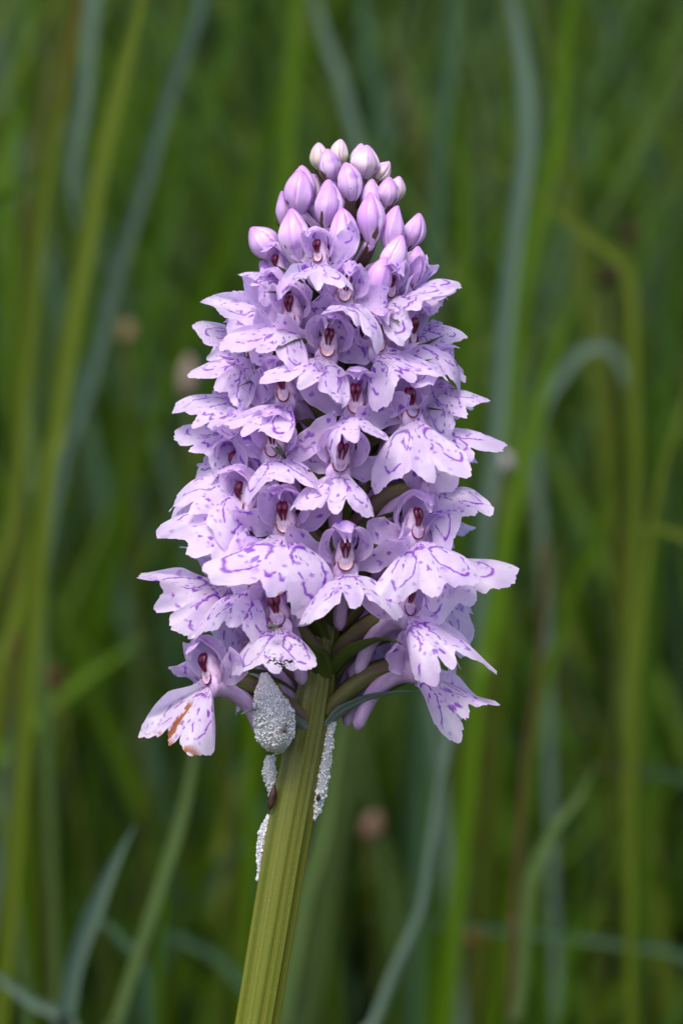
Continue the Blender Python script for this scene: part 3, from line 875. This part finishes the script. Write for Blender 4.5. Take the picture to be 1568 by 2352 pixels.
    # ---- bract
    if bract:
        sd = V(math.cos(p), math.sin(p), 0)
        b0 = A + V(0, 0, -1.3)
        ln = bract_len * rng.uniform(0.85, 1.15); off = rng.uniform(-0.8, 0.8)
        v, fc, uv, rim = sheet([b0 + out * 1.0, b0 + out * 2.8 * ln + V(0, 0, 1.6), b0 + out * 5.2 * ln + V(0, 0, 2.9) + sd * off, b0 + out * 7.6 * ln + V(0, 0, 3.6) + sd * off * 1.6,
                                b0 + out * 10.2 * ln + V(0, 0, 3.5 + rng.uniform(-1, 1.5)) + sd * off * 2.2],
                               sd, [1.0, 1.7, 1.5, 0.9, 0.06], 16, 7, 0.9, 0.03, rng=rng)
        obj('bract', v, fc, M[bract], orchid, uv=uv, rim=rim)
    return fl

FLOWERS = [
    # throat x, y, options
    (735, 608, dict(dep=-7.6, tip=(716, 668), L=6.0, W=0.8, scale=0.92, sep=0.7, openness=0.95, fold=0.35)),
    (787, 700, dict(dep=-8.4, tip=(822, 744), L=6.4, W=0.9, scale=0.95, sep=0.75, fold=0.3)),
    (640, 640, dict(phi=-58, tip=(560, 640), L=7.0, scale=0.85, sep=0.9)),
    (668, 750, dict(phi=-32, tip=(590, 842), L=8.0, W=1.25, fold=0.4)),
    (750, 826, dict(phi=-8, tip=(693, 905), L=8.0, W=1.15, fold=0.65)),
    (868, 815, dict(phi=26, tip=(950, 898), L=8.4, W=1.12, fold=0.5)),
    (940, 800, dict(phi=58, tip=(1062, 850), L=8.4, latphi=40)),
    (893, 690, dict(phi=40, tip=(985, 716), L=7.6, W=1.1, scale=0.95, latphi=25)),
    (935, 672, dict(phi=72, tip=(1048, 668), L=7.6, scale=0.95)),
    (960, 760, dict(phi=80, tip=(1050, 782), L=8.0)),
    (815, 957, dict(phi=6, tip=(800, 1028), L=8.0, W=1.3, fold=0.75, notch=2.0)),
    (658, 930, dict(phi=-36, tip=(560, 1018), L=8.6, W=1.2, fold=0.42)),
    (578, 830, dict(phi=-72, tip=(462, 872), L=8.4)),
    (632, 720, dict(phi=-66, tip=(488, 752), L=8.4, W=1.1, latphi=-45)),
    (562, 775, dict(phi=-85, tip=(450, 790), L=8.2)),
    (562, 930, dict(phi=-76, tip=(416, 962), L=8.8, latphi=-60)),
    (545, 1000, dict(phi=-88, tip=(415, 1018), L=8.8)),
    (945, 968, dict(phi=34, tip=(984, 1130), L=9.0, W=1.05, latphi=18, fold=0.4)),
    (985, 985, dict(phi=74, tip=(1106, 1056), L=8.8, latphi=45)),
    (985, 900, dict(phi=76, tip=(1100, 942), L=8.6, latphi=45)),
    (627, 1058, dict(phi=-24, tip=(642, 1130), L=8.6, W=1.2, fold=0.6)),
    (776, 1092, dict(phi=3, tip=(782, 1185), L=8.6, W=1.1, fold=0.75, notch=2.5)),
    (560, 1112, dict(phi=-70, tip=(412, 1162), L=9.0, W=1.1, latphi=-40)),
    (525, 1155, dict(phi=-85, tip=(388, 1192), L=9.0)),
    (560, 1185, dict(phi=-60, tip=(412, 1262), L=9.2, W=1.1, latphi=-25)),
    (565, 1050, dict(phi=-84, tip=(452, 1084), L=8.8)),
    (657, 1232, dict(phi=-16, tip=(626, 1400), L=9.6, W=1.5, fold=0.42, arch=0.06, notch=1.6, ruf=0.6)),
    (793, 1318, dict(phi=5, tip=(822, 1408), L=8.6, W=1.4, fold=0.75, notch=2.5)),
    (952, 1248, dict(phi=40, tip=(1012, 1385), L=9.4, W=1.2, latphi=18, fold=0.42)),
    (995, 1295, dict(phi=66, tip=(1098, 1388), L=9.6, W=1.15, latphi=35, fold=0.3)),
    (985, 1140, dict(phi=70, tip=(1124, 1176), L=9.0, latphi=45)),
    (645, 1446, dict(phi=-18, tip=(618, 1572), L=8.6, W=1.25, mat='lip_hole', fold=0.45, bract_len=0.8)),
    (578, 1356, dict(phi=-42, tip=(530, 1472), L=9.2, W=1.1, latphi=-15, fold=0.5)),
    (520, 1350, dict(phi=-68, tip=(345, 1412), L=9.4, W=0.8)),
    (933, 1424, dict(phi=46, tip=(1050, 1568), L=9.8, W=0.85, latphi=30, fold=0.45, face=0.3, asym=-0.25, bract_len=1.0)),
    (953, 1548, dict(phi=62, tip=(1092, 1672), L=10.2, W=0.5, latphi=45, fold=0.45, notch=0.3, face=0.2, asym=-0.5, bract='bract_grey', bract_len=1.05, sep=0.6, sepal_up=-1.0)),
    (486, 1580, dict(phi=-52, tip=(372, 1722), L=9.8, W=0.58, latphi=-20, notch=0.4, mat='lip_brown', fold=0.35, bract='bract_grey', bract_len=0.9, sepal_up=-1.2)),
]
for i, (x, y, kw) in enumerate(FLOWERS):
    make_flower(x, y, seed=i, **kw)
# flowers round the back of the spike
n_back = 0
for r_, y in enumerate(range(740, 1500, 84)):
    for ph in (112, 160, 205, 248):
        if (r_ + int(ph)) % 3 == 0 and ph in (160, 205): continue
        n_back += 1
        make_flower(0, y + (n_back * 37) % 50, phi=ph + (n_back * 23) % 22 - 11, plant=True, seed=200 + n_back, scale=0.95, L=8.4)

# ------------------------------------------------------------------ buds
def make_bud(tip, base, width, dep, age=0.0, open_=0.0, seed=0):
    rng = np.random.default_rng(500 + seed)
    b = at(base[0], base[1], dep); t = at(tip[0], tip[1], dep - 0.6)
    prof = [(0, .26), (.06, .40), (.16, .62), (.30, .86), (.45, 1.0), (.60, .94), (.74, .77), (.86, .54), (.95, .31), (1, .12)]
    ax_ = t - b
    side = nrm(np.cross(ax_, V(0, 1, 0)))
    bow = rng.uniform(-0.05, 0.05)
    P = curve_pts([b + ax_ * u + side * bow * np.linalg.norm(ax_) * math.sin(math.pi * u) for u, _ in prof], 18)
    rr = np.interp(np.linspace(0, 1, 18), np.linspace(0, 1, len(prof)), [r for _, r in prof]) * width * S * 0.50
    ph = rng.uniform(0, 2.1); twist = rng.uniform(-0.5, 0.5)
    hk = rng.uniform(-0.10, 0.10, 2)
    P = P + np.linspace(0, 1, 18)[:, None] ** 3 * (side * hk[0] + V(0, hk[1], 0)) * np.linalg.norm(ax_)
    wob = rng.uniform(0, 6.3, 3)
    def shape(th, t_):
        q = ((th - ph + twist * t_) % 2.0944) / 2.0944
        up_ = min(1, t_ * 3) * (1.1 - 0.3 * t_)
        step = 0.12 * (1 - q) ** 3 - 0.20 * math.exp(-((1 - q) / 0.07) ** 2) + 0.07 * math.exp(-((q - 0.5) / 0.10) ** 2)
        return 0.95 + step * up_ + 0.035 * math.sin(2 * th + wob[0] + 4 * t_) + 0.03 * math.sin(5 * th + wob[1] - 5 * t_) + 0.03 * math.sin(11 * t_ + wob[2])
    v, f, uv = tube(P, rr, 72, ref=(0.2, 1, 0.1), shape=shape)
    uv[:, 0] = uv[:, 0] - (ph - twist * uv[:, 1]) / (2 * math.pi) + 3
    o = obj('bud', v, f, M['bud'], orchid, uv=uv, rim=np.full(len(v), age))
    # its ovary, back to the axis
    yb = base[1] + 60
    A = at(axis_x(yb), yb, 0)
    path = curve_pts([A, (A + b) * 0.5 + V(0, 0, -0.5), b + nrm(ax_) * 0.4], 8)
    v, f, uv = tube(path, np.linspace(0.55, max(0.5, width * S * 0.5 * 0.42), 8), 10)
    obj('ovary', v, f, M['spur' if age < 0.5 else 'ovary'], o, uv=uv)
    # bract beneath it
    out = nrm(V(b[0] - A[0], b[1] - A[1] - 0.2, 0)); sd = V(-out[1], out[0], 0)
    ln = np.linalg.norm(ax_)
    v, f, uv, rim = sheet([A + V(0, 0, -1.2), A * 0.4 + b * 0.6 + out * 0.5 + V(0, 0, -0.9), b + out * 0.7 + nrm(ax_) * 0.1 * ln, b + out * (width * S * 0.5) + nrm(ax_) * 0.35 * ln],
                          sd, [0.5, 0.8, 0.55, 0.04], 10, 5, 0.6, 0.03, rng=rng)
    obj('bract', v, f, M['bract_purple'], orchid, uv=uv, rim=rim)

BUDS = [
    ((731, 328), (737, 395), 46, 1.5, 0.9), ((783, 320), (781, 385), 46, 1.5, 0.9), ((750, 342), (758, 420), 52, -1.2, 0.2),
    ((843, 334), (828, 415), 68, -0.5, 0.45), ((795, 374), (804, 468), 62, -3.0, 0.1), ((896, 374), (862, 418), 40, 0.5, 0.8),
    ((916, 405), (898, 468), 46, 0.5, 0.75), ((893, 408), (886, 480), 52, -1.8, 0.25), ((851, 413), (858, 495), 52, -2.0, 0.1),
    ((853, 442), (851, 565), 64, -4.4, 0.0), ((688, 392), (686, 498), 74, -3.2, 0.05), ((698, 380), (703, 480), 66, -1.0, 0.1),
    ((750, 414), (751, 526), 66, -4.4, 0.05), ((646, 440), (652, 525), 34, 0.5, 0.1), ((576, 524), (640, 590), 72, -1.5, 0.0),
    ((677, 480), (682, 610), 76, -4.6, 0.0), ((783, 478), (788, 612), 70, -5.6, 0.0), ((906, 473), (900, 590), 58, -3.6, 0.1),
    ((965, 492), (934, 572), 52, -1.5, 0.1), ((958, 566), (944, 660), 52, -2.0, 0.0), ((920, 540), (880, 650), 62, -4.4, 0.0),
    ((880, 590), (858, 700), 62, -5.6, 0.0), ((826, 330), (822, 400), 50, 3.0, 0.6),
    ((715, 400), (730, 470), 50, 3.0, 0.4), ((770, 350), (775, 440), 50, 3.5, 0.4), ((960, 620), (930, 700), 50, 1.5, 0.0), ((600, 600), (650, 660), 56, 0.0, 0.0),
]
for i, (t, b, w, d, age) in enumerate(BUDS):
    make_bud(t, b, w, d, age, seed=i)

# ------------------------------------------------------------------ froth on the stem
def froth_material():
    n = NT('froth_bubbles')
    p = n.node('ShaderNodeBsdfPrincipled')
    p.inputs['Base Color'].default_value = (0.92, 0.92, 0.95, 1)
    p.inputs['Roughness'].default_value = 0.10
    p.inputs['Specular IOR Level'].default_value = 0.6
    p.inputs['Transmission Weight'].default_value = 0.4
    p.inputs['IOR'].default_value = 1.25
    n.t.links.new(p.outputs[0], n.out.inputs[0])
    return n.m
M['froth'] = froth_material()
M['froth_core'] = simple('froth_core', C(240, 238, 240), C(226, 224, 224), 1500, 0.4, 0.6, 0.4)

def ico():
    import bmesh
    bm = bmesh.new(); bmesh.ops.create_icosphere(bm, subdivisions=2, radius=1)
    v = np.array([x.co[:] for x in bm.verts]); f = [tuple(q.index for q in x.verts) for x in bm.faces]
    bm.free(); return v, f
IV, IF = ico()

def froth(rows, dep, label, count, rb=(0.07, 0.17), seed=0):
    """rows: (px, py, half width px) down the middle of the mass; dep mm"""
    rng = np.random.default_rng(seed)
    P = np.array([at(x, y, d) for x, y, _, d in rows]); hw = np.array([h * S for _, _, h, _ in rows])
    n = 16
    Q = curve_pts(P, n); r = np.interp(np.linspace(0, 1, n), np.linspace(0, 1, len(hw)), hw)
    e = empty('froth', world_pts(Q[-1]))
    v, f, uv = tube(Q, r * 0.9, 16)
    obj('froth_mass', v, f, M['froth_core'], e, uv=uv)
    V_, F_ = [], []
    T = nrm(Q[-1] - Q[0]); a1 = nrm(np.cross(T, V(0, 1, 0.01))); a2 = np.cross(T, a1)
    for i in range(count):
        t = rng.uniform(0, 1); k = t * (n - 1); q = int(min(k, n - 2)); u = k - q
        c = Q[q] * (1 - u) + Q[q + 1] * u; rr = r[q] * (1 - u) + r[q + 1] * u
        th = rng.uniform(0, 6.283)
        b = rng.uniform(*rb) * (1.0 if rng.random() < 0.88 else rng.uniform(1.3, 2.1))
        p = c + (a1 * math.cos(th) + a2 * math.sin(th)) * rr * rng.uniform(0.84, 1.0)
        V_.append(IV * b + p); F_ += [(g[0] + i * len(IV), g[1] + i * len(IV), g[2] + i * len(IV)) for g in IF]
    tag(obj('bubble_cluster', np.vstack(V_), F_, M['froth'], e), kind='stuff')
    return tag(e, label, 'froth')

froth([(607, 1548, 6, -4.5), (610, 1570, 18, -4.5), (614, 1595, 30, -4.5), (628, 1640, 50, -4.3), (632, 1685, 46, -4.1), (637, 1712, 30, -3.6), (640, 1728, 5, -3.2)], 0,
      'fat bubbly ball of white froth tucked under the lowest flowers', 4200, (0.05, 0.12), seed=1)
froth([(622, 1735, 9, 0.2), (618, 1775, 16, 0), (628, 1830, 9, 0.2), (622, 1850, 4, 0.2)], 0, 'thin froth streak with brown husk on the stem below the froth ball', 420, (0.06, 0.14), 2)
froth([(618, 1872, 5, 0.2), (607, 1910, 11, 0), (601, 1945, 11, 0), (598, 1985, 7, 0), (594, 2025, 3, 0.1)], 0, 'lowest thin froth streak clinging to the stem edge', 420, (0.06, 0.14), 3)
froth([(765, 1640, 7, -0.6), (757, 1690, 10, -0.6), (746, 1760, 14, -0.6), (736, 1820, 14, -0.6), (726, 1862, 8, -0.4), (720, 1882, 3, -0.3)], 0,
      'long white froth streak with tiny brown seed on the stem', 700, (0.06, 0.14), 4)

# ------------------------------------------------------------------ tiny insects and husks
M['insect'] = simple('insect_black', C(34, 26, 24), C(18, 14, 14), 2500, 0.3, 0, 0.5)
M['wing'] = simple('insect_wing', C(120, 112, 108), C(88, 82, 80), 2500, 0.25, 0.4, 0.5)
M['husk'] = simple('husk_brown', C(78, 50, 38), C(44, 30, 26), 1800, 0.5, 0, 0.3)
def insect(px, py, dep, size, ang, label):
    c = at(px, py, dep)
    a = V(math.cos(ang), 0, math.sin(ang)); s = V(-math.sin(ang), 0, math.cos(ang)); f = V(0, -1, 0)
    e = empty('insect', world_pts(c))
    k = size
    v, fc, uv = tube([c + a * k * t for t in (-.5, -.4, -.15, .05, .12, .25, .3, .42, .5)], np.array([.02, .12, .17, .12, .07, .14, .06, .11, .03]) * k, 10)
    obj('body', v, fc, M['insect'], e, uv=uv)
    for q in (-1, 1):
        v, fc, uv, rim = sheet([c + a * k * .15 + f * .1 * k, c - a * k * .2 + s * q * .15 * k + f * .16 * k, c - a * k * .7 + s * q * .22 * k + f * .12 * k], s, [.05 * k, .13 * k, .03 * k], 6, 3, 0.1, 0)
        obj('wing', v, fc, M['wing'], e, uv=uv)
        for u in (-.1, .08, .25):
            v, fc, uv = tube([c + a * k * u, c + a * k * u * 1.4 + s * q * .25 * k + f * .08 * k, c + a * k * u * 2 + s * q * .42 * k - f * .1 * k], [.025 * k, .02 * k, .012 * k], 5)
            obj('leg', v, fc, M['insect'], e, uv=uv)
    return tag(e, label, 'insect')
insect(645, 1040, -9.4, 1.6, R(-50), 'tiny black fly sitting in the throat of a flower')
insect(633, 1440, -11.5, 1.4, R(10), 'tiny black fly on the pale torn lip above the froth')
insect(655, 1672, -6.9, 1.1, R(80), 'tiny black insect stuck on the froth ball')

def husk(px, py, dep, ln, wd, ang, label, name):
    c = at(px, py, dep); a = V(math.cos(ang), 0, math.sin(ang))
    prof = [(-.5, .1), (-.4, .6), (-.2, .9), (0, 1), (.2, .85), (.38, .6), (.5, .15)]
    v, fc, uv = tube([c + a * ln * t for t, _ in prof], [wd * .5 * r for _, r in prof], 12, shape=lambda th, t: 1 + .18 * math.sin(4 * th + 20 * t))
    tag(obj(name, v, fc, M['husk'], None, uv=uv), label, 'husk')
husk(625, 1832, -1.4, 2.6, 0.75, R(78), 'dark brown segmented husk stuck to the stem edge', 'insect_husk')
husk(731, 1832, -1.6, 0.8, 0.42, R(80), 'tiny brown seed caught in the froth streak', 'seed')
